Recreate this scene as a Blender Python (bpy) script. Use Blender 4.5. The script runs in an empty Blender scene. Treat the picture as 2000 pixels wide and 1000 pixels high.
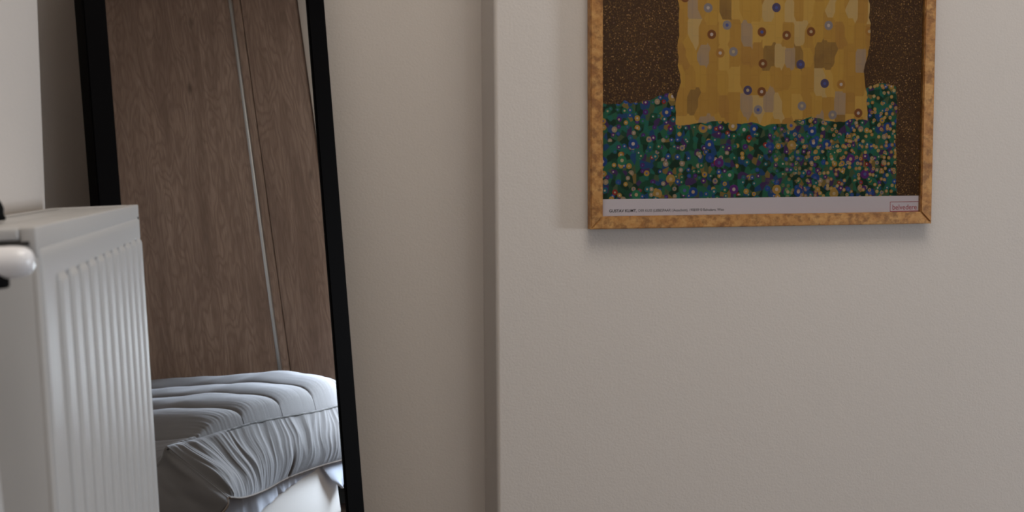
import bpy, bmesh, math, random
from mathutils import Vector, Matrix, noise
PI = math.pi
sc = bpy.context.scene
col = sc.collection
H = 0.93                                   # eye height of the camera above the floor

# ---------------------------------------------------------------- camera
cam_data = bpy.data.cameras.new('camera')
cam = bpy.data.objects.new('camera', cam_data); col.objects.link(cam)
yaw, pitch, roll = math.radians(11.36), math.radians(4.452), math.radians(-.3635)
fw = Vector((math.sin(yaw) * math.cos(pitch), math.cos(yaw) * math.cos(pitch), -math.sin(pitch)))
rt = Vector((math.cos(yaw), -math.sin(yaw), 0)); up = rt.cross(fw)
r2 = math.cos(roll) * rt + math.sin(roll) * up
u2 = -math.sin(roll) * rt + math.cos(roll) * up
m = Matrix((r2, u2, -fw)).transposed().to_4x4(); m.translation = (0, 0, H)
cam.matrix_world = m
cam_data.sensor_width = 36; cam_data.lens = 2152.14 / 2000 * 36
cam_data.clip_start = .02
cam_data.dof.use_dof = True; cam_data.dof.focus_distance = 2.2; cam_data.dof.aperture_fstop = 9.5
sc.camera = cam

# ---------------------------------------------------------------- light and exposure
world = bpy.data.worlds.new('world'); sc.world = world; world.use_nodes = True
bg = world.node_tree.nodes['Background']
bg.inputs[0].default_value = (.62, .78, 1, 1); bg.inputs[1].default_value = 1.0
ld = bpy.data.lights.new('window_daylight', 'AREA'); ld.shape = 'RECTANGLE'
ld.size = .52; ld.size_y = 1.15; ld.energy = 95; ld.color = (.82, .90, 1)
lo = bpy.data.objects.new('window_daylight', ld); col.objects.link(lo)
lo.location = (3.875, .16, .80)                                     # daylight outside the side window
lo.rotation_euler = Vector((-1, 0, 0)).to_track_quat('-Z', 'Z').to_euler()
fd = bpy.data.lights.new('front_fill_light', 'AREA'); fd.shape = 'RECTANGLE'
fd.size = .5; fd.size_y = 2.0; fd.energy = 3; fd.color = (1, .92, .84)
fo = bpy.data.objects.new('front_fill_light', fd); col.objects.link(fo)
fo.location = (1.5, -3.5, 1.6)                                    # added fill light outside the made-up window behind the camera
fo.rotation_euler = Vector((0, 1, 0)).to_track_quat('-Z', 'Z').to_euler()
cl_ = bpy.data.lights.new('overhead_fill_light', 'AREA'); cl_.shape = 'DISK'; cl_.size = 1.3; cl_.energy = 21; cl_.color = (1, .93, .84)
co_ = bpy.data.objects.new('overhead_fill_light', cl_); col.objects.link(co_)
co_.location = (.55, .30, 2.95)                                  # added fill light under the ceiling, no fitting, pointing down
sc.view_settings.view_transform = 'Standard'; sc.view_settings.look = 'None'
sc.view_settings.gamma = 1; sc.view_settings.use_curve_mapping = False
sc.view_settings.exposure = 0.34
sc.cycles.max_bounces = 14; sc.cycles.diffuse_bounces = 8; sc.cycles.transparent_max_bounces = 16
sc.cycles.caustics_reflective = False

# ---------------------------------------------------------------- helpers
def lin(r, g, b):
    f = lambda c: (c / 255 / 12.92) if c / 255 <= .04045 else ((c / 255 + .055) / 1.055) ** 2.4
    return (f(r), f(g), f(b), 1)
class NT:
    def __init__(s, name):
        s.m = bpy.data.materials.new(name); s.m.use_nodes = True
        s.t = s.m.node_tree; s.b = s.t.nodes['Principled BSDF']; s.out = s.t.nodes['Material Output']
    def n(s, kind, **kw):
        nd = s.t.nodes.new(kind)
        for k, v in kw.items():
            if k.startswith('i_'):
                nd.inputs[k[2:].replace('_', ' ')].default_value = v
            else: setattr(nd, k, v)
        return nd
    def l(s, a, b): s.t.links.new(a, b)
    def coord(s, scale=(1, 1, 1), loc=(0, 0, 0), out='Object'):
        tc = s.n('ShaderNodeTexCoord'); mp = s.n('ShaderNodeMapping')
        mp.inputs['Scale'].default_value = scale; mp.inputs['Location'].default_value = loc
        s.l(tc.outputs[out], mp.inputs[0]); return mp.outputs[0]
    def noise(s, vec, scale, detail=4, rough=.5, dist=0):
        nd = s.n('ShaderNodeTexNoise'); nd.inputs['Scale'].default_value = scale
        nd.inputs['Detail'].default_value = detail; nd.inputs['Roughness'].default_value = rough
        nd.inputs['Distortion'].default_value = dist
        if vec is not None: s.l(vec, nd.inputs['Vector'])
        return nd.outputs['Fac']
    def ramp(s, fac, stops, const=False):
        nd = s.n('ShaderNodeValToRGB'); cr = nd.color_ramp
        if const: cr.interpolation = 'CONSTANT'
        while len(cr.elements) < len(stops): cr.elements.new(.5)
        for e, (p, c) in zip(cr.elements, stops):
            e.position = p; e.color = c if len(c) == 4 else (*c, 1)
        s.l(fac, nd.inputs[0]); return nd.outputs[0]
    def mix(s, fac, a, b, mode='MIX'):
        nd = s.n('ShaderNodeMix', data_type='RGBA', blend_type=mode)
        for sock, v in ((nd.inputs[0], fac), (nd.inputs[6], a), (nd.inputs[7], b)):
            if hasattr(v, 'node'): s.l(v, sock)
            else: sock.default_value = v
        return nd.outputs[2]
    def math(s, op, a, b=0.0, clamp=False):
        nd = s.n('ShaderNodeMath', operation=op, use_clamp=clamp)
        for sock, v in ((nd.inputs[0], a), (nd.inputs[1], b)):
            if hasattr(v, 'node'): s.l(v, sock)
            else: sock.default_value = v
        return nd.outputs[0]
    def bump(s, h, strength, dist):
        nd = s.n('ShaderNodeBump'); nd.inputs['Strength'].default_value = strength; nd.inputs['Distance'].default_value = dist
        s.l(h, nd.inputs['Height']); s.l(nd.outputs[0], s.b.inputs['Normal'])
    def base(s, v):
        if hasattr(v, 'node'): s.l(v, s.b.inputs['Base Color'])
        else: s.b.inputs['Base Color'].default_value = v
    def set(s, **kw):
        for k, v in kw.items(): s.b.inputs[k.replace('_', ' ')].default_value = v

def plain(name, c, rough=.5, metal=0.0, bump=None, spec=.5):
    t = NT(name); t.base(c); t.set(Roughness=rough, Metallic=metal)
    t.b.inputs['Specular IOR Level'].default_value = spec
    if bump: t.bump(t.noise(t.coord(), bump[0], 4), bump[1], bump[2])
    return t.m

def finish(name, bm, mat, parent=None, smooth=False, angle=None):
    me = bpy.data.meshes.new(name)
    bmesh.ops.recalc_face_normals(bm, faces=bm.faces)
    bm.to_mesh(me); bm.free(); me.materials.append(mat)
    if smooth:
        me.polygons.foreach_set('use_smooth', [True] * len(me.polygons))
        if angle: me.set_sharp_from_angle(angle=math.radians(angle))
    o = bpy.data.objects.new(name, me); col.objects.link(o)
    if parent: o.parent = parent
    return o
def add_box(bm, x0, x1, y0, y1, z0, z1, bevel=0, seg=2):
    g = bmesh.ops.create_cube(bm, size=1)['verts']
    for v in g:
        v.co = Vector(((x0 + x1) / 2 + v.co.x * (x1 - x0), (y0 + y1) / 2 + v.co.y * (y1 - y0), (z0 + z1) / 2 + v.co.z * (z1 - z0)))
    if bevel:
        es = list({e for v in g for e in v.link_edges})
        bmesh.ops.bevel(bm, geom=es, offset=bevel, segments=seg, affect='EDGES', profile=.5)
def box(name, ext, mat, parent=None, bevel=0, seg=2):
    bm = bmesh.new(); add_box(bm, *ext, bevel=bevel, seg=seg)
    return finish(name, bm, mat, parent, smooth=bevel > 0, angle=40)
def add_lathe(bm, prof, M, n=32):
    rings = []
    for r, h in prof:
        rings.append([bm.verts.new(M @ Vector((r * math.cos(2 * PI * k / n), r * math.sin(2 * PI * k / n), h))) for k in range(n)])
    for a, b in zip(rings, rings[1:]):
        for k in range(n): bm.faces.new((a[k], a[(k + 1) % n], b[(k + 1) % n], b[k]))
    bm.faces.new(rings[0][::-1]); bm.faces.new(rings[-1])
def add_tube(bm, pts, r, n=10):
    pts = [Vector(p) for p in pts]; rings = []
    for i, p in enumerate(pts):
        d = (pts[min(i + 1, len(pts) - 1)] - pts[max(i - 1, 0)]).normalized()
        ref = Vector((0, 0, 1)) if abs(d.z) < .9 else Vector((1, 0, 0))
        a = d.cross(ref).normalized(); b = d.cross(a)
        rings.append([bm.verts.new(p + r * (math.cos(2 * PI * k / n) * a + math.sin(2 * PI * k / n) * b)) for k in range(n)])
    for a, b in zip(rings, rings[1:]):
        for k in range(n): bm.faces.new((a[k], a[(k + 1) % n], b[(k + 1) % n], b[k]))
    bm.faces.new(rings[0][::-1]); bm.faces.new(rings[-1])
def grid(bm, nu, nv, fn):
    vs = [[bm.verts.new(fn(i / nu, j / nv)) for j in range(nv + 1)] for i in range(nu + 1)]
    for i in range(nu):
        for j in range(nv): bm.faces.new((vs[i][j], vs[i + 1][j], vs[i + 1][j + 1], vs[i][j + 1]))
def empty(name, loc=(0, 0, 0)):
    o = bpy.data.objects.new(name, None); col.objects.link(o); o.location = loc; o.empty_display_size = .1; return o
def tag(o, label, cat, group=None):
    o['label'] = label; o['category'] = cat
    if group: o['group'] = group
    return o
def struct(o, label=None):
    o['kind'] = 'structure'
    if label: o['label'] = label
    return o
def sstep(a, b, x):
    t = max(0, min(1, (x - a) / (b - a))); return t * t * (3 - 2 * t)
def curve(pts, u):
    # piecewise Catmull-Rom through (u, Vector) stations
    k = 0
    while k < len(pts) - 2 and u > pts[k + 1][0]: k += 1
    u0, p1 = pts[k]; u1, p2 = pts[k + 1]; t = (u - u0) / (u1 - u0)
    p0 = pts[max(k - 1, 0)][1]; p3 = pts[min(k + 2, len(pts) - 1)][1]
    if k == 0: p0 = 2 * p1 - p2
    if k + 2 > len(pts) - 1: p3 = 2 * p2 - p1
    return .5 * (2 * p1 + (p2 - p0) * t + (2 * p0 - 5 * p1 + 4 * p2 - p3) * t * t + (3 * p1 - p0 - 3 * p2 + p3) * t ** 3)

# ---------------------------------------------------------------- materials
def wall_mat(name, c):
    t = NT(name); v = t.coord()
    blot = t.noise(v, 2.2, 3)
    t.base(t.mix(blot, tuple(x * .97 for x in c[:3]) + (1,), tuple(x * 1.03 for x in c[:3]) + (1,)))
    t.set(Roughness=.85); t.b.inputs['Specular IOR Level'].default_value = .25
    h = t.math('ADD', t.noise(v, 300, 3, .55), t.math('MULTIPLY', t.noise(v, 60, 2), .8))
    t.bump(h, .22, .0014)
    return t.m
M_wall = wall_mat('wall_paint', (.65, .60, .555, 1))
M_ceil = plain('ceiling_paint', (.66, .60, .53, 1), .9)
def floor_mat():
    t = NT('oak_floor'); v = t.coord((1.2, 18, 1)); t.base(t.ramp(t.noise(v, 3, 5), [(.3, (.06, .036, .022)), (.7, (.10, .064, .04))]))
    t.set(Roughness=.45); return t.m
M_floor = floor_mat()
M_rad = plain('radiator_enamel', (.44, .43, .42, 1), .5)
M_slot = plain('dark_gap', (.03, .028, .025, 1), .8)
M_black = plain('black_plastic', (.003, .003, .0032, 1), .8, 0, None, .1)
M_valve = plain('white_plastic', (.80, .79, .80, 1), .22)
M_black_frame = plain('black_lacquer', (.0022, .0018, .0018, 1), .5, 0, (90, .1, .0005), .03)
M_mirror = plain('mirror_silver', (.93, .95, .94, 1), 0.0, 1.0)
M_alu = plain('brushed_aluminium', (.62, .63, .64, 1), .38, .85)
M_base = plain('white_bed_fabric', (.80, .81, .83, 1), .9, 0, (900, .25, .0006))
M_mdf = plain('backing_board', (.12, .09, .07, 1), .8)
M_white = plain('white_window_frame', (.78, .78, .77, 1), .35)

def wood_mat():
    t = NT('grey_brown_oak_veneer')
    v = t.coord()
    warp = t.noise(t.coord((1, 2.0, .55)), 2.3, 3, .5)
    sep = t.n('ShaderNodeSeparateXYZ'); t.l(v, sep.inputs[0])
    ph = t.math('ADD', t.math('MULTIPLY', sep.outputs['Y'], 9), t.math('MULTIPLY', warp, 22))
    ring = t.math('ADD', t.math('MULTIPLY', t.math('SINE', t.math('MULTIPLY', ph, 6.28)), .5), .5)
    fib = t.noise(t.coord((1, 1, .025)), 420, 5, .65)
    mid = t.noise(t.coord((1, 1, .06)), 34, 5, .6, .6)
    dark = t.noise(t.coord((1, 1, .12), (0, 3, 0)), 9, 4, .6, .4)
    c = t.ramp(mid, [(.25, (.28, .187, .144)), (.55, (.45, .318, .252)), (.8, (.55, .41, .335))])
    c = t.mix(t.ramp(dark, [(.46, (0, 0, 0)), (.72, (.75, .75, .75))]), c, (.19, .122, .092, 1))
    c = t.mix(t.math('MULTIPLY', t.math('POWER', ring, 2.2), .55), c, (.23, .150, .115, 1))
    c = t.mix(t.ramp(fib, [(.42, (.55, .55, .55)), (.60, (0, 0, 0))]), c, (.17, .112, .085, 1))
    kn = t.n('ShaderNodeTexVoronoi'); kn.inputs['Scale'].default_value = 5.5
    t.l(t.coord((1, 1, .42), (0, .31, .2)), kn.inputs['Vector'])
    c = t.mix(t.ramp(kn.outputs['Distance'], [(.03, (.8, .8, .8)), (.11, (0, 0, 0))]), c, (.10, .062, .046, 1))
    t.base(c); t.set(Roughness=.55)
    t.bump(fib, .25, .0008)
    return t.m
M_wood = wood_mat()

def cloth_mat(name, c, c2):
    t = NT(name); v = t.coord()
    w = t.noise(v, 520, 2, .7); big = t.noise(v, 5, 3)
    t.base(t.mix(t.math('MULTIPLY_ADD', big, .6), c, c2))
    t.set(Roughness=.92); t.b.inputs['Specular IOR Level'].default_value = .15
    t.b.inputs['Sheen Weight'].default_value = .36; t.b.inputs['Sheen Roughness'].default_value = .42; t.b.inputs['Sheen Tint'].default_value = (.86, .90, 1, 1)
    t.bump(w, .35, .0009); return t.m
M_quilt = cloth_mat('grey_cotton_quilt', (.080, .075, .077, 1), (.104, .098, .099, 1))
M_piping = plain('taupe_piping', (.13, .105, .09, 1), .9)
M_thread_shade = plain('thread_crease_shade', (.022, .020, .021, 1), .9)  # stitch thread; its dark also paints the shade of the seam crease
M_sheet = cloth_mat('pale_blue_grey_sheet', (.38, .43, .55, 1), (.46, .51, .62, 1))

def gold_mat():
    t = NT('aged_gold_leaf'); v = t.coord((1, 1, 1))
    n1 = t.noise(t.coord((.8, 1, 1)), 62, 7, .72, .3); n2 = t.noise(t.coord((.35, 1, .35)), 260, 3, .6)
    c = t.ramp(n1, [(.30, (.22, .085, .028)), (.46, (.44, .205, .060)), (.66, (.60, .335, .115))])
    c = t.mix(t.ramp(n2, [(.36, (.75, .75, .75)), (.52, (0, 0, 0))]), c, (.20, .085, .030, 1))
    t.base(c); t.set(Metallic=.35, Roughness=.5); t.bump(n1, .3, .001); return t.m
M_gold = gold_mat()
def glass_mat():
    t = NT('clear_glazing')
    for nd in list(t.t.nodes):
        if nd != t.out: t.t.nodes.remove(nd)
    tr = t.n('ShaderNodeBsdfTransparent'); tr.inputs[0].default_value = (1, 1, 1, 1)
    gl = t.n('ShaderNodeBsdfGlossy'); gl.inputs['Roughness'].default_value = .03
    fr = t.n('ShaderNodeFresnel'); fr.inputs[0].default_value = 1.13
    mx = t.n('ShaderNodeMixShader'); t.l(fr.outputs[0], mx.inputs[0]); t.l(tr.outputs[0], mx.inputs[1]); t.l(gl.outputs[0], mx.inputs[2])
    t.l(mx.outputs[0], t.out.inputs[0]); return t.m
M_glass = glass_mat()

# ---------------------------------------------------------------- room shell
YW, YN, XP = 1.5, 1.6, -.265         # picture wall, niche wall, pier face
XR, YF, ZC = 3.82, -3.2, 3.0
struct(box('floor', (-1.0, 4.6, YF - .2, 1.9, -.12, 0), M_floor))
struct(box('ceiling', (-1.0, 4.6, YF - .2, 1.9, ZC, ZC + .12), M_ceil))
def wall_bevelled(name, x0, x1, y0, y1, ex, ey, r=.006):
    """a wall block whose one vertical room-side edge (ex, ey) is rounded plaster"""
    bm = bmesh.new(); add_box(bm, x0, x1, y0, y1, 0, ZC)
    es = [e for e in bm.edges if all(abs(v.co.x - ex) < 1e-5 and abs(v.co.y - ey) < 1e-5 for v in e.verts)]
    bmesh.ops.bevel(bm, geom=es, offset=r, segments=5, affect='EDGES', profile=.5)
    return struct(finish(name, bm, M_wall, None, True, 30))
wall_bevelled('wall_back', .278, XR, YW, YW + .35, .278, YW)
struct(box('wall_niche', (-.75, .278, YN, YN + .25, 0, ZC), M_wall))
struct(box('wall_niche_side', (-.75, -.60, 1.3, YN, 0, ZC), M_wall))
wall_bevelled('wall_left', -.75, XP, YF, 1.303, XP, 1.303, .010)
FX0, FX1, FZ0, FZ1 = 1.22, 1.76, .5, 2.7    # opening of the added window behind the camera, lets the fill in
bm = bmesh.new()
add_box(bm, XP, FX0, YF - .2, YF, 0, ZC); add_box(bm, FX1, 4.5, YF - .2, YF, 0, ZC)
add_box(bm, FX0, FX1, YF - .2, YF, 0, FZ0); add_box(bm, FX0, FX1, YF - .2, YF, FZ1, ZC)
struct(finish('wall_front', bm, M_wall))
WY0, WY1, WZ0, WZ1 = -.16, .48, .15, 1.45   # opening of the side window
bm = bmesh.new()
add_box(bm, XR, XR + .22, -.226, WY0, 0, ZC); add_box(bm, XR, XR + .22, WY1, YW + .35, 0, ZC)
add_box(bm, XR, XR + .22, WY0, WY1, 0, WZ0); add_box(bm, XR, XR + .22, WY0, WY1, WZ1, ZC)
struct(finish('wall_right', bm, M_wall))
struct(box('wall_right_end', (XR, XR + .22, YF, -1.52, 0, ZC), M_wall))
struct(box('wall_right_recess', (4.46, 4.6, -1.52, -.226, 0, ZC), M_wall))
struct(box('wall_right_lintel', (XR, XR + .22, -1.52, -.226, 2.94, ZC), M_wall))
win = empty('window_1', (XR + .016, (WY0 + WY1) / 2, WZ0)); struct(win)
hw = (WY1 - WY0) / 2; hh = WZ1 - WZ0
for nm, e in (('jamb', (-.014, .014, -hw, -hw + .05, 0, hh)), ('jamb', (-.014, .014, hw - .05, hw, 0, hh)),
              ('window_rail', (-.014, .014, -hw + .05, hw - .05, 0, .06)), ('window_rail', (-.014, .014, -hw + .05, hw - .05, hh - .05, hh))):
    box(nm, e, M_white, win, .004)
box('pane', (-.004, .004, -hw + .05, hw - .05, .06, hh - .05), M_glass, win)

fill_win = empty('added_fill_window', ((FX0 + FX1) / 2, YF - .1, FZ0)); struct(fill_win)  # unseen window, put in to admit fill light
hw = (FX1 - FX0) / 2; hh = FZ1 - FZ0
for nm, e in (('jamb', (-hw, -hw + .05, -.03, .03, 0, hh)), ('jamb', (hw - .05, hw, -.03, .03, 0, hh)),
              ('window_rail', (-hw + .05, hw - .05, -.03, .03, 0, .06)), ('window_rail', (-hw + .05, hw - .05, -.03, .03, hh - .05, hh))):
    box(nm, e, M_white, fill_win, .004)
box('pane', (-hw + .05, hw - .05, -.004, .004, .06, hh - .05), M_glass, fill_win)

# ---------------------------------------------------------------- wardrobe (seen in the mirror)
wd = tag(empty('wardrobe', (3.8, -.85, 0)), 'large grey-brown wood-grain sliding wardrobe reflected in the mirror behind the bed', 'wardrobe')
y0 = .85
box('carcass', (.03, .62, -1.51 + y0, -.232 + y0, .09, 2.93), M_wood, wd)
box('plinth', (.06, .60, -1.50 + y0, -.24 + y0, 0, .09), M_slot, wd)
d1 = box('door', (0, .022, -1.50 + y0, -.5445 + y0, .10, 2.92), M_wood, wd, .0015)
d1['label'] = 'wide wardrobe door with a vertical aluminium pull'
d2 = box('door', (0, .022, -.5385 + y0, -.232 + y0, .10, 2.92), M_wood, wd, .0015)
d2['label'] = 'narrow wardrobe door without a pull'
bm = bmesh.new(); add_box(bm, -.016, 0.001, -.603 + y0, -.586 + y0, .14, 2.88, .003)
hd = finish('handle', bm, M_alu, d1, True, 40); hd['label'] = 'full-height brushed aluminium pull strip'

# ---------------------------------------------------------------- bed
bed = tag(empty('bed', (2.75, -1.1, 0)), 'low bed with a white fabric base, reflected in the mirror under the grey quilt', 'bed')
def local(ext, o): return (ext[0] - o[0], ext[1] - o[0], ext[2] - o[1], ext[3] - o[1], ext[4], ext[5])
bl = (2.75, -1.1)
box('bed_base', local((2.14, 3.345, -2.12, -.135, .012, .33), bl), M_base, bed, .028, 5)
box('mattress', local((2.12, 3.36, -2.13, -.16, .33, .47), bl), M_base, bed, .045, 5)
for lx in (2.25, 3.23):
    for ly in (-.25, -2.0):
        bm = bmesh.new(); add_lathe(bm, [(.028, 0), (.03, .003), (.034, .014)], Matrix.Translation((lx - bl[0], ly - bl[1], 0)), 16)
        finish('leg', bm, M_black, bed, True, 40)

V = lambda x, y, z: Vector((x, y, z + H))
SEAM = [(0, V(1.997, -.10, -.433)), (.13, V(2.178, -.10, -.430)), (.36, V(2.526, -.10, -.412)), (.56, V(2.834, -.10, -.412)),
        (.75, V(3.139, -.10, -.419)), (.90, V(3.37, -.10, -.416)), (1, V(3.60, -.12, -.43))]
HEM = [(0, V(2.10, .05, -.640)), (.13, V(2.29, -.005, -.667)), (.36, V(2.56, -.07, -.678)), (.56, V(2.79, -.095, -.666)),
       (.75, V(3.08, -.10, -.662)), (.90, V(3.339, -.10, -.668)), (1, V(3.57, -.105, -.675))]
LSEAM = [(0, SEAM[0][1]), (.06, V(2.0, -.16, -.493)), (.2, V(1.975, -.36, -.545)), (.5, V(1.965, -.95, -.56)), (1, V(1.965, -2.1, -.56))]
LHEM = [(0, HEM[0][1]), (.06, V(2.055, .045, -.684)), (.2, V(1.95, -.12, -.80)), (.5, V(1.90, -.8, -.83)), (1, V(1.90, -2.1, -.83))]
RSEAM_X = 3.60
QUILT_X = [2.195, 2.52, 2.832, 3.142, 3.44]
def nz(x, y, z=0.): return noise.noise(Vector((x, y, z)))
def pleat(u, v):
    # ridged vertical gathers of the border, deeper to the left and towards hem and seam
    uu = u + .026 * nz(u * 6, v * 2.2, 3.)
    a = 0
    for fq, w in ((15, .8), (33, .7), (72, .15)):
        r = 1 - abs(nz(uu * fq, v * .9 + fq, 1.7)) * 2.2
        a += w * r
    amp = .0050 + .0100 * (1 - sstep(.05, .40, u)) * sstep(0, .04, u)
    deep = math.exp(-((uu - .57 + .02 * (1 - v)) / .008) ** 2) * sstep(.45, 1, v) * .008
    return a * amp * (.35 + .65 * math.sin(PI * min(1, .12 + v * .85))) * .8 - deep
comf = tag(empty('quilted_comforter', (2.75, -1.1, .3)), 'thick grey quilted comforter with gathered border, spread over the bed in the mirror', 'comforter')
off = Vector((2.75, -1.1, .3))
def shell(name, nu, nv, fn, mat, parent):
    bm = bmesh.new(); grid(bm, nu, nv, lambda a, b: fn(a, b) - off)
    o = finish(name, bm, mat, parent, True)
    sm = o.modifiers.new('thick', 'SOLIDIFY'); sm.thickness = .006; sm.offset = 0
    return o
def foot_pt(u, v):
    a, b = curve(SEAM, u), curve(HEM, u)
    p = a.lerp(b, v)
    nrm = Vector((0, 1, .08))
    bulge = .028 * math.sin(PI * v ** 1.35) ** .9
    edge = sstep(0, .05, v) * (1 - .6 * sstep(.93, 1, v))
    crease = .6 + .4 * sstep(0, .05, u)
    return p + nrm * (((bulge + pleat(u, v) * edge) * crease - .003 * math.exp(-(v / .03) ** 2)) * sstep(0, .03, u))
def side_pt(u, v):
    a, b = curve(LSEAM, u), curve(LHEM, u)
    p = a.lerp(b, v)
    n = Vector((-1, .35, .15)).normalized()
    q = sstep(0, .03, u)
    return p + n * q * (.03 * math.sin(PI * v) ** .8 + .006 * nz(u * 30, v * 3) * sstep(0, .06, v))
YB = -2.1
def top_pt(s, t):
    # s across the bed along the foot seam, t from the foot seam back
    e = curve(SEAM, s)
    t2 = t ** 1.7
    y = e.y + (YB - e.y) * t2
    dF = e.y - y
    # left edge follows the hanging side seam
    tl = min(1, max(0, (-.10 - y) / 2.0)); ls = None
    k = 0.0; lo_, hi_ = 0.0, 1.0
    for _ in range(18):
        k = (lo_ + hi_) / 2
        if curve(LSEAM, k).y > y: lo_ = k
        else: hi_ = k
    lsp = curve(LSEAM, k)
    x = e.x + (lsp.x - SEAM[0][1].x) * (1 - s) ** 3
    dL = x - lsp.x; dR = RSEAM_X - x
    zb = lsp.z + (e.z - lsp.z) * sstep(0, .42, dL)
    g = lambda d, r: math.sqrt(max(0, 1 - (1 - min(d / r, 1)) ** 2))
    gF, gL, gR = g(dF, .33), g(dL, .34), g(max(dR, 0), .24)
    crown = max(.088 + .10 * (x - 2.52), .074)
    h = crown * gF * (gL ** .8) * (gR ** .8) + .06 * sstep(.15, 1.2, dF) * gL * gR
    # channels between the quilting lines puff up, the stitched lines stay low
    dq = min(abs(x - q - .02 * nz(y * 2.2, q)) for q in QUILT_X)
    amp = .021 * (.45 + .55 * gF)
    puff = (1 - math.exp(-dq / .05)) - math.exp(-(dq / .006) ** 2) * .35
    notch = math.exp(-(dF / .010) ** 2) * .010
    wr = .0020 * nz(x * 60, y * 7, 2.) * math.exp(-dF / .07) * (1.6 - sstep(2.1, 2.9, x)) + .003 * nz(x * 7, y * 9, 5.) * gF
    h += amp * puff * sstep(0, .03, dF) * min(1, gL * 1.3 + .1) + wr * 1.6 - notch
    bul = .03 * math.sin(PI * min(dF / .16, 1)) * (1 - gF * .0)
    return Vector((x, y + bul * (.4 + .6 * gR), zb + h))
shell('quilt_top', 300, 170, top_pt, M_quilt, comf)
shell('gathered_border', 420, 60, foot_pt, M_quilt, comf)
shell('side_border', 160, 40, side_pt, M_quilt, comf)
bm = bmesh.new(); add_tube(bm, [foot_pt(k / 160, 1) + Vector((0, .004, -.002)) - off for k in range(161)], .0042, 8)
o = finish('piping', bm, M_piping, comf, True); o['label'] = 'taupe piping along the hem'
bm = bmesh.new(); add_tube(bm, [side_pt(k / 120, 1) + Vector((-.002, .002, -.002)) - off for k in range(121)], .0042, 8)
finish('piping', bm, M_piping, comf, True)
bm = bmesh.new()
add_tube(bm, [top_pt(k / 200, 0) + Vector((0, .0060, .0008)) - off for k in range(201)], .0042, 6)
finish('seam_stitch_shade', bm, M_thread_shade, comf, True)  # dark tube: stitching plus the painted shade of the crease

def quilt_line(q):
    pts = []
    for k in range(61):
        t = (k / 60) ** 1.3; lo_, hi_ = 0., 1.
        xq = q
        for _ in range(16):
            s_ = (lo_ + hi_) / 2; p = top_pt(s_, t)
            xq = q + .02 * nz(p.y * 2.2, q)
            if p.x < xq: lo_ = s_
            else: hi_ = s_
        pts.append(top_pt((lo_ + hi_) / 2, t) + Vector((0, .001, .0018)) - off)
    return pts
for q in QUILT_X:
    bm = bmesh.new(); add_tube(bm, quilt_line(q), .0028, 5)
    finish('quilting_stitch', bm, M_thread_shade, comf, True)

# sheet hanging out under the comforter
sheet = tag(empty('bed_sheet', (2.75, -.12, .25)), 'pale blue-grey bed sheet hanging out between the quilt hem and the white base', 'sheet')
so = Vector((2.75, -.12, .25))
LOW = [(0, V(2.20, -.10, -.86)), (.25, V(2.50, -.10, -.775)), (.45, V(2.743, -.112, -.728)), (.75, V(2.954, -.118, -.697)), (1, V(3.17, -.124, -.672))]
def sheet_pt(u, v):
    b = curve(LOW, u); a = Vector((b.x, b.y - .004, -.60 + H))
    p = a.lerp(b, v)
    p.y += .022 * nz(u * 16, v * 1.2, 4.) * (1 - u * .6) + .005 * nz(u * 50, v * 2, 7.) * (1 - u)
    p.y -= .010 * math.exp(-((u - .47 - .06 * (v - 1)) / .012) ** 2)
    p.y = max(p.y, -.128)
    return p - so
bm = bmesh.new(); grid(bm, 120, 24, sheet_pt)
o = finish('hanging_edge', bm, M_sheet, sheet, True); sm = o.modifiers.new('t', 'SOLIDIFY'); sm.thickness = .002
TIP = [V(3.15, -.122, -.62), V(3.43, -.115, -.61), V(3.166, -.120, -.682), V(3.40, -.105, -.70), V(3.213, -.112, -.742), V(3.36, -.092, -.757), V(3.285, -.098, -.79), V(3.297, -.098, -.791)]
def tip_pt(u, v):
    k = min(int(v * 3), 2); t = v * 3 - k
    p = TIP[2 * k].lerp(TIP[2 * k + 2], t).lerp(TIP[2 * k + 1].lerp(TIP[2 * k + 3], t), u)
    p.y += .010 * math.sin(u * 5.2 + .4) * v
    return p - so
bm = bmesh.new(); grid(bm, 24, 30, tip_pt)
o = finish('corner_flap', bm, M_sheet, sheet, True); sm = o.modifiers.new('t', 'SOLIDIFY'); sm.thickness = .002

# ---------------------------------------------------------------- leaning mirror
th, ph = math.radians(31.5), math.radians(6.15)
nv = Vector((math.sin(th) * math.cos(ph), -math.cos(th) * math.cos(ph), math.sin(ph)))
av = Vector((math.cos(th), math.sin(th), 0)); ev = Vector((-math.sin(th) * math.sin(ph), math.cos(th) * math.sin(ph), math.cos(ph)))
M0 = Vector((.052, 1.55, .234 + H))
org = M0 - av * .1675
org = org - ev * (org.z / ev.z)                     # base of the mirror on the floor
T = .024
mroot = tag(empty('leaning_mirror'), 'tall narrow mirror in a black frame leaning in the niche beside the radiator', 'mirror')
mm = Matrix((av, nv, ev)).transposed().to_4x4(); mm.translation = org + Vector((0, 0, T * math.sin(ph) + .0005))
mroot.matrix_world = mm
W2 = .1675
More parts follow.
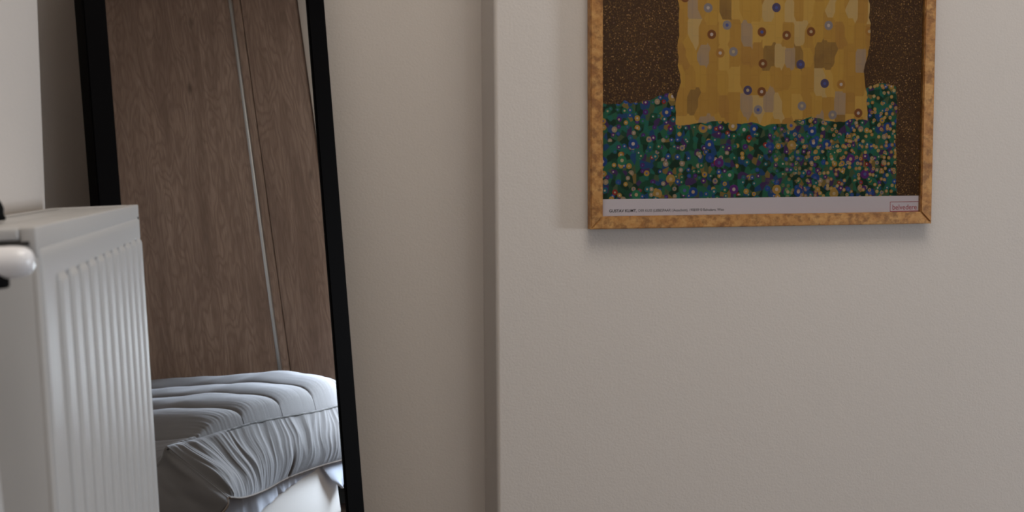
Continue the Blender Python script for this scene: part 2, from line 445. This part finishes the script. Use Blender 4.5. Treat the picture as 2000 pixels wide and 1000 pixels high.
# top right back edge touches the niche wall
need = (YN - .0015 - (mm @ Vector((W2, -T, 0))).y) / ev.y
L = min(need, 1.9)
def bar(name, pts):
    """mitred frame bar: pts outline in (u, w), front at n=0, back at n=-T, inner lip bevel"""
    bm = bmesh.new()
    f = [bm.verts.new((p[0], 0, p[1])) for p in pts]; b = [bm.verts.new((p[0], -T, p[1])) for p in pts]
    bm.faces.new(f); bm.faces.new(b[::-1])
    for i in range(len(pts)): bm.faces.new((f[i], f[(i + 1) % len(pts)], b[(i + 1) % len(pts)], b[i]))
    bmesh.ops.recalc_face_normals(bm, faces=bm.faces)
    es = [e for e in bm.edges if all(abs(v.co.y) < 1e-6 for v in e.verts)]
    bmesh.ops.bevel(bm, geom=es, offset=.0018, segments=2, affect='EDGES')
    return finish(name, bm, M_black_frame, mroot, True, 35)
FW = .028; i2 = W2 - FW
bar('frame_bar', [(-W2, 0), (-i2, FW), (-i2, L - FW), (-W2, L)])
bar('frame_bar', [(W2, 0), (W2, L), (i2, L - FW), (i2, FW)])
bar('frame_bar', [(-W2, 0), (W2, 0), (i2, FW), (-i2, FW)])
bar('frame_bar', [(-W2, L), (-i2, L - FW), (i2, L - FW), (W2, L)])
bm = bmesh.new()
vs = [bm.verts.new(p) for p in ((-i2 - .004, -.0030, FW - .004), (i2 + .004, -.0030, FW - .004), (i2 + .004, -.0030, L - FW + .004), (-i2 - .004, -.0030, L - FW + .004))]
bm.faces.new(vs)
g = bmesh.ops.extrude_face_region(bm, geom=list(bm.faces)); bmesh.ops.translate(bm, verts=[v for v in g['geom'] if isinstance(v, bmesh.types.BMVert)], vec=(0, -.004, 0))
o = finish('mirror_glass', bm, M_mirror, mroot)
box('backing_board', (-i2 - .004, i2 + .004, -T + .003, -.008, FW - .004, L - FW + .004), M_mdf, mroot)

# ---------------------------------------------------------------- framed print
fz0, fz1 = -.083 + H, -.083 + .737 + H; fx0, fx1 = .410, .9345
yf, yb = 1.482, 1.4985; fwid = .0178
pr = tag(empty('framed_print', (fx0, yb, fz0)), 'art print in a narrow aged gold frame hanging on the back wall', 'picture')
def gbar(name, pts):
    bm = bmesh.new()
    prof = [(0, 0), (.0, 1)]
    f = [bm.verts.new((p[0], yf - yb, p[1])) for p in pts]; b = [bm.verts.new((p[0], 0, p[1])) for p in pts]
    bm.faces.new(f); bm.faces.new(b[::-1])
    for i in range(4): bm.faces.new((f[i], f[(i + 1) % 4], b[(i + 1) % 4], b[i]))
    bmesh.ops.recalc_face_normals(bm, faces=bm.faces)
    es = [e for e in bm.edges if all(abs(v.co.y - (yf - yb)) < 1e-6 for v in e.verts)]
    bmesh.ops.bevel(bm, geom=es, offset=.0014, segments=2, affect='EDGES')
    return finish(name, bm, M_gold, pr, True, 35)
PW, PH = fx1 - fx0, fz1 - fz0; q = fwid
gbar('frame_bar', [(0, 0), (q, q), (q, PH - q), (0, PH)])
gbar('frame_bar', [(PW, 0), (PW, PH), (PW - q, PH - q), (PW - q, q)])
gbar('frame_bar', [(0, 0), (PW, 0), (PW - q, q), (q, q)])
gbar('frame_bar', [(0, PH), (q, PH - q), (PW - q, PH - q), (PW, PH)])
# the print is an invented abstract: brown field, ochre block of patches, green field of dots
def art_mat():
    t = NT('abstract_print')
    tc = t.n('ShaderNodeTexCoord'); sep = t.n('ShaderNodeSeparateXYZ'); t.l(tc.outputs['Object'], sep.inputs[0])
    x, z = sep.outputs['X'], sep.outputs['Z']
    P = tc.outputs['Object']
    # brown field with fine ochre flecks
    cl = t.noise(P, 9, 3); fl = t.noise(P, 520, 3, .65)
    brown = t.mix(cl, (.045, .022, .013, 1), (.11, .058, .028, 1))
    brown = t.mix(t.ramp(fl, [(.56, (0, 0, 0)), (.66, (.8, .8, .8))]), brown, (.42, .23, .07, 1))
    def spots(scale, rad, pal, base, seed, keep=1.0):
        v = t.n('ShaderNodeTexVoronoi', voronoi_dimensions='2D'); v.inputs['Scale'].default_value = scale
        mp = t.n('ShaderNodeCombineXYZ'); t.l(t.math('ADD', x, seed), mp.inputs[0]); t.l(z, mp.inputs[1]); t.l(mp.outputs[0], v.inputs['Vector'])
        sx = t.n('ShaderNodeSeparateColor'); t.l(v.outputs['Color'], sx.inputs[0])
        c = t.ramp(sx.outputs[0], pal, True)
        sel = t.math('LESS_THAN', sx.outputs[1], keep)
        m_ = t.math('MULTIPLY', t.math('LESS_THAN', v.outputs['Distance'], rad), sel)
        r_ = t.math('MULTIPLY', t.math('LESS_THAN', v.outputs['Distance'], rad * .36), sel)
        c = t.mix(r_, c, t.ramp(sx.outputs[2], [(0, (.55, .42, .25)), (.4, (.10, .12, .35)), (.7, (.6, .5, .45))], True))
        return t.mix(m_, base, c), m_
    brown, _ = spots(280, .27, [(0, (.42, .22, .06)), (.6, (.24, .12, .04))], brown, 5.5, .12)
    # ochre block, soft patchwork of upright tiles
    cmb = t.n('ShaderNodeCombineXYZ'); t.l(x, cmb.inputs[1]); t.l(z, cmb.inputs[0])
    br = t.n('ShaderNodeTexBrick'); t.l(cmb.outputs[0], br.inputs['Vector'])
    br.inputs['Scale'].default_value = 1; br.inputs['Brick Width'].default_value = .036; br.inputs['Row Height'].default_value = .0125
    br.inputs['Mortar Size'].default_value = .0004; br.inputs['Bias'].default_value = -.1
    br.inputs['Color1'].default_value = (.52, .28, .055, 1); br.inputs['Color2'].default_value = (.40, .21, .045, 1); br.inputs['Mortar'].default_value = (.22, .11, .03, 1)
    vb = t.n('ShaderNodeTexVoronoi', voronoi_dimensions='2D', distance='CHEBYCHEV'); vb.inputs['Scale'].default_value = 1
    cm2 = t.n('ShaderNodeCombineXYZ'); t.l(t.math('MULTIPLY', x, 62), cm2.inputs[0]); t.l(t.math('MULTIPLY', z, 30), cm2.inputs[1]); t.l(cm2.outputs[0], vb.inputs['Vector'])
    vb.inputs['Randomness'].default_value = .55
    sb = t.n('ShaderNodeSeparateColor'); t.l(vb.outputs['Color'], sb.inputs[0])
    patch = t.ramp(sb.outputs[0], [(0, (.60, .34, .06)), (.25, (.50, .26, .05)), (.5, (.70, .43, .10)), (.68, (.42, .20, .05)), (.82, (.36, .31, .30)), (.90, (.14, .075, .04)), (.95, (.66, .50, .25))], True)
    gold = t.mix(.72, br.outputs['Color'], patch)
    gold = t.mix(t.math('MULTIPLY', t.noise(P, 55, 5, .6), .5), gold, (.66, .40, .09, 1))
    g, _ = spots(26, .17, [(0, (.30, .26, .26)), (.35, (.24, .09, .03)), (.6, (.45, .22, .05)), (.8, (.10, .08, .16))], gold, 3.3, .55)
    # green field with confetti dots
    gr = t.mix(t.noise(P, 60, 4, .6), (.010, .045, .028, 1), (.040, .16, .09, 1))
    pal1 = [(0, (.02, .16, .09)), (.22, (.025, .09, .33)), (.40, (.10, .025, .18)), (.55, (.50, .30, .06)), (.70, (.02, .15, .17)), (.85, (.40, .30, .20)), (.95, (.32, .035, .025))]
    pal2 = [(0, (.13, .03, .20)), (.3, (.02, .07, .28)), (.6, (.03, .20, .10)), (.8, (.45, .28, .07))]
    vc_ = t.n('ShaderNodeTexVoronoi', voronoi_dimensions='2D'); vc_.inputs['Scale'].default_value = 1
    c3 = t.n('ShaderNodeCombineXYZ'); t.l(t.math('MULTIPLY', x, 150), c3.inputs[0]); t.l(t.math('MULTIPLY', z, 118), c3.inputs[1]); t.l(c3.outputs[0], vc_.inputs['Vector'])
    s3 = t.n('ShaderNodeSeparateColor'); t.l(vc_.outputs['Color'], s3.inputs[0])
    leaf = t.ramp(s3.outputs[0], [(0, (.010, .030, .018)), (.2, (.03, .16, .085)), (.38, (.015, .075, .04)), (.55, (.02, .17, .13)), (.68, (.02, .07, .24)), (.78, (.10, .13, .06)), (.88, (.08, .022, .14)), (.95, (.30, .19, .05))], True)
    gr = t.mix(.8, gr, leaf)
    gr, _ = spots(115, .36, pal1, gr, 1.1, .45)
    gr, _ = spots(80, .32, pal1, gr, 7.7, .4)
    gr, _ = spots(44, .30, pal2, gr, 2.9, .38)
    # more ochre dots towards the right of the green field
    och, om = spots(125, .32, [(0, (.62, .36, .09)), (.5, (.52, .27, .06)), (.8, (.62, .44, .15))], gr, 4.4, .6)
    wr = t.ramp(x, [(.26, (0, 0, 0)), (.36, (1, 1, 1))])
    gr = t.mix(t.math('MULTIPLY', wr, .9), gr, och)
    # layout (metres from the frame's lower left corner)
    wob = t.math('MULTIPLY', t.math('SUBTRACT', t.noise(P, 16, 3), .5), .035)
    inx = t.math('MULTIPLY', t.math('GREATER_THAN', t.math('ADD', x, wob), .130), t.math('LESS_THAN', t.math('ADD', x, wob), .420))
    inz = t.math('GREATER_THAN', t.math('ADD', z, t.math('MULTIPLY', wob, 1.2)), .150)
    lowg = t.math('LESS_THAN', t.math('ADD', z, t.math('MULTIPLY', wob, 1.5)), t.math('ADD', .178, t.math('MULTIPLY', t.math('SUBTRACT', x, .02), .06)))
    grx = t.math('LESS_THAN', t.math('ADD', x, t.math('MULTIPLY', wob, .5)), .468)
    c = t.mix(t.math('MULTIPLY', lowg, grx), brown, gr)
    c = t.mix(t.math('MULTIPLY', inx, inz), c, g)
    # paper margin
    c = t.mix(t.math('LESS_THAN', z, .0415), c, (.86, .80, .87, 1))
    t.base(c); t.set(Roughness=.55); t.b.inputs['Specular IOR Level'].default_value = .2
    return t.m
M_art = art_mat()
poster = box('poster', (.012, PW - .012, -.0090, -.0050, .012, PH - .012), M_art, pr)
box('glazing', (.013, PW - .013, -.0128, -.0114, .013, PH - .013), M_glass, pr)
M_ink = plain('black_ink', (.035, .03, .04, 1), .7); M_red = plain('red_ink', (.50, .06, .09, 1), .7)
def text(name, s, x, z, size, mat, parent, width=None, bold=0):
    cu = bpy.data.curves.new(name, 'FONT'); cu.body = s; cu.size = size; cu.extrude = .00005; cu.offset = bold; cu.resolution_u = 3
    ob = bpy.data.objects.new(name, cu); col.objects.link(ob)
    bpy.context.view_layer.update()
    me = bpy.data.meshes.new_from_object(ob.evaluated_get(bpy.context.evaluated_depsgraph_get()))
    bpy.data.objects.remove(ob)
    w = max(v.co.x for v in me.vertices); k = (width / w) if width else 1
    for v in me.vertices: v.co = (x + v.co.x * k, -.00915 - v.co.z, z + v.co.y)
    me.materials.append(mat); me.name = name
    o = bpy.data.objects.new(name, me); col.objects.link(o); o.parent = parent
    return o
cz = fz0
text('caption', 'GUSTAV KLIMT,', .0285, .0232, .0056, M_ink, poster, .0405, .00012)
text('caption', 'DER KUSS (LIEBESPAAR) (Ausschnitt), 1908/09 © Belvedere, Wien', .0715, .0232, .0053, M_ink, poster, .128)
text('emblem_lettering', 'belvedere', .4640, .0212, .0108, M_red, poster, .0400)
bm = bmesh.new()
ex0, ex1, ez0, ez1, lw = .4605, .5075, .0182, .0330, .0007
for e in ((ex0, ex1, -.0092, -.0090, ez0, ez0 + lw * 1.6), (ex0, ex1, -.0092, -.0090, ez1 - lw, ez1), (ex0, ex0 + lw, -.0092, -.0090, ez0, ez1), (ex1 - lw, ex1, -.0092, -.0090, ez0, ez1)):
    add_box(bm, *e)
finish('emblem_outline', bm, M_red, poster)

# ---------------------------------------------------------------- radiator
RX0, RX1, RY0, RY1 = -.2527, -.1620, .760, 1.255
RZT = -.036 + H; RH = .76
al = math.radians(1.75)
rroot = tag(empty('radiator', (-.2073 + RH * math.sin(al), RY0, RZT - RH * math.cos(al))),
            'white panel radiator with vertical ribs in the left foreground, standing off the left wall', 'radiator')
rroot.rotation_euler = (0, -al, 0)
hx = (RX1 - RX0) / 2; RL = RY1 - RY0
XF = hx                                               # front face
# ribbed front panel: one pressed sheet with raised vertical ribs
pitch_ = .0405; first = .066
def rib_h(y, z):
    k = (y - first) / pitch_
    i = round(k); d = abs(k - i) * pitch_
    if i < 0 or i > 10: prof = 0
    else: prof = 1 - sstep(.0110, .0160, d)
    zt = RH - .0345; zb_ = .035
    end = sstep(0, .007, zt - z) * sstep(0, .007, z - zb_)
    zone = sstep(first - .020, first - .0155, y) * (1 - sstep(first + 10 * pitch_ + .0155, first + 10 * pitch_ + .02, y))
    return (.0085 * prof - .0062 * zone) * end
bm = bmesh.new()
zs = [.0, .004, .02, .033] + [.036 + .0015 * k for k in range(6)] + [.046 + (RH - .046 - .046) * k / 12 for k in range(13)] + [RH - .044 + .0008 * k for k in range(15)] + [RH - .029, RH - .022, RH - .0165, RH - .0145]
zs = sorted(set(zs))
zs[-1] = RH - .0115
ny = 264
ya, yb2 = .0055, RL - .0035
rows = []
for z in zs:
    row = []
    for k in range(ny + 1):
        y = ya + (yb2 - ya) * k / ny
        edge = min(y - ya, yb2 - y, zs[-1] - z + .0, z)
        rim = -.003 * (1 - sstep(0, .0022, edge))
        row.append(bm.verts.new((XF + .0010 + rim + rib_h(y, z), y, z)))
    rows.append(row)
for a, b in zip(rows, rows[1:]):
    for k in range(ny): bm.faces.new((a[k], a[k + 1], b[k + 1], b[k]))
o = finish('front_panel', bm, M_rad, rroot, True); sm = o.modifiers.new('t', 'SOLIDIFY'); sm.thickness = .002; sm.offset = -1
box('convector_core', (-hx + .004, XF - .009, .006, RL - .006, .012, RH - .016), M_rad, rroot)
# casing: top grille with grooves, front flange and end covers
box('front_flange', (XF - .010, XF, 0, RL, RH - .020, RH), M_rad, rroot, .0012, 3)
box('back_flange', (-hx, -hx + .010, 0, RL, 0, RH), M_rad, rroot, .002, 3)
tg = box('top_grille', (-hx + .012, -hx + .046, .004, RL - .004, RH - .008, RH - .0015), M_rad, rroot, .0016, 3)
box('top_grille', (-hx + .0485, XF - .0115, .004, RL - .004, RH - .008, RH - .0015), M_rad, rroot, .0016, 3)
for ys, nm in ((0, 'end_cover'), (RL - .005, 'end_cover')):
    o = box(nm, (-hx + .010, XF - .0030, ys, ys + .005, .004, RH - .0125), M_rad, rroot, .001, 2)
    box('end_cover_lip', (-hx + .002, XF - .0105, ys - .001 if ys == 0 else ys, ys + .005 if ys == 0 else ys + .006, RH - .0085, RH), M_rad, rroot, .002, 3)
    box('front_edge_trim', (XF - .0055, XF - .0003, ys, ys + .005, .0, RH - .018), M_rad, rroot, .0015, 2)
# slots of the near end
box('vent_slot', (-hx + .010, XF - .0045, -.0008, .001, RH - .0120, RH - .0092), M_slot, rroot)
box('vent_slot', (XF - .016, XF - .005, -.0006, .001, RH - .0160, RH - .0142), M_slot, rroot)
box('vent_slot', (XF - .0012, XF + .0004, RL - .012, RL - .006, RH - .0170, RH - .0130), M_slot, rroot)
# white valve cap in front of the near end, the black ring below it and the supply pipe
Mx = Matrix.Translation((.0032, -.040, RH - .0195)) @ Matrix.Rotation(PI / 2, 4, 'Y')
bm = bmesh.new()
prof = [(.0070, -.030), (.0095, -.029), (.0100, -.026), (.0100, .036), (.0097, .0405), (.0088, .0440), (.0070, .0468), (.0045, .0482), (.001, .0486)]
add_lathe(bm, prof, Mx, 40)
vc = finish('valve_cap', bm, M_valve, rroot, True, 60); vc['label'] = 'white rounded valve cap'
bm = bmesh.new(); add_lathe(bm, [(.0085, 0), (.0095, .001), (.0095, .010), (.008, .0115)], Matrix.Translation((.0270, -.040, RH - .0350)), 28)
o = finish('black_ring', bm, M_black, rroot, True, 50); o['label'] = 'black ring below the valve cap'
bm = bmesh.new(); add_lathe(bm, [(.006, -.012), (.007, -.011), (.007, .042)], Matrix.Translation((.006, -.040, RH - .02)) @ Matrix.Rotation(-PI / 2, 4, 'X'), 20)
finish('valve_stem', bm, M_valve, rroot, True, 50)
bm = bmesh.new(); add_tube(bm, [(.014, -.040, RH - .035), (.014, -.040, RH - .12), (.0165, -.040, RH - .2), (.0165, -.040, .02)], .0075, 18)
o = finish('supply_pipe', bm, M_rad, rroot, True, 50); o['label'] = 'white supply pipe'
for z in (.1, .66):
    for y in (.1, RL - .1):
        box('wall_bracket', (-hx - (.0125 + (RH - z) * math.sin(al)), -hx + .002, y - .015, y + .015, z, z + .05), M_rad, rroot)

# small black thing on the radiator
bk = bmesh.new()
add_lathe(bk, [(.0180, 0), (.0188, .002), (.0172, .005), (.0175, .009), (.0160, .0135), (.0125, .0185), (.007, .0212), (.001, .022)], Matrix.Identity(4), 36)
bo = finish('black_ornament', bk, M_black, None, True, 60)
bo.location = (-.2318, .900, RZT + .0002)
tag(bo, 'small rounded black object on top of the white radiator at the left edge', 'ornament')
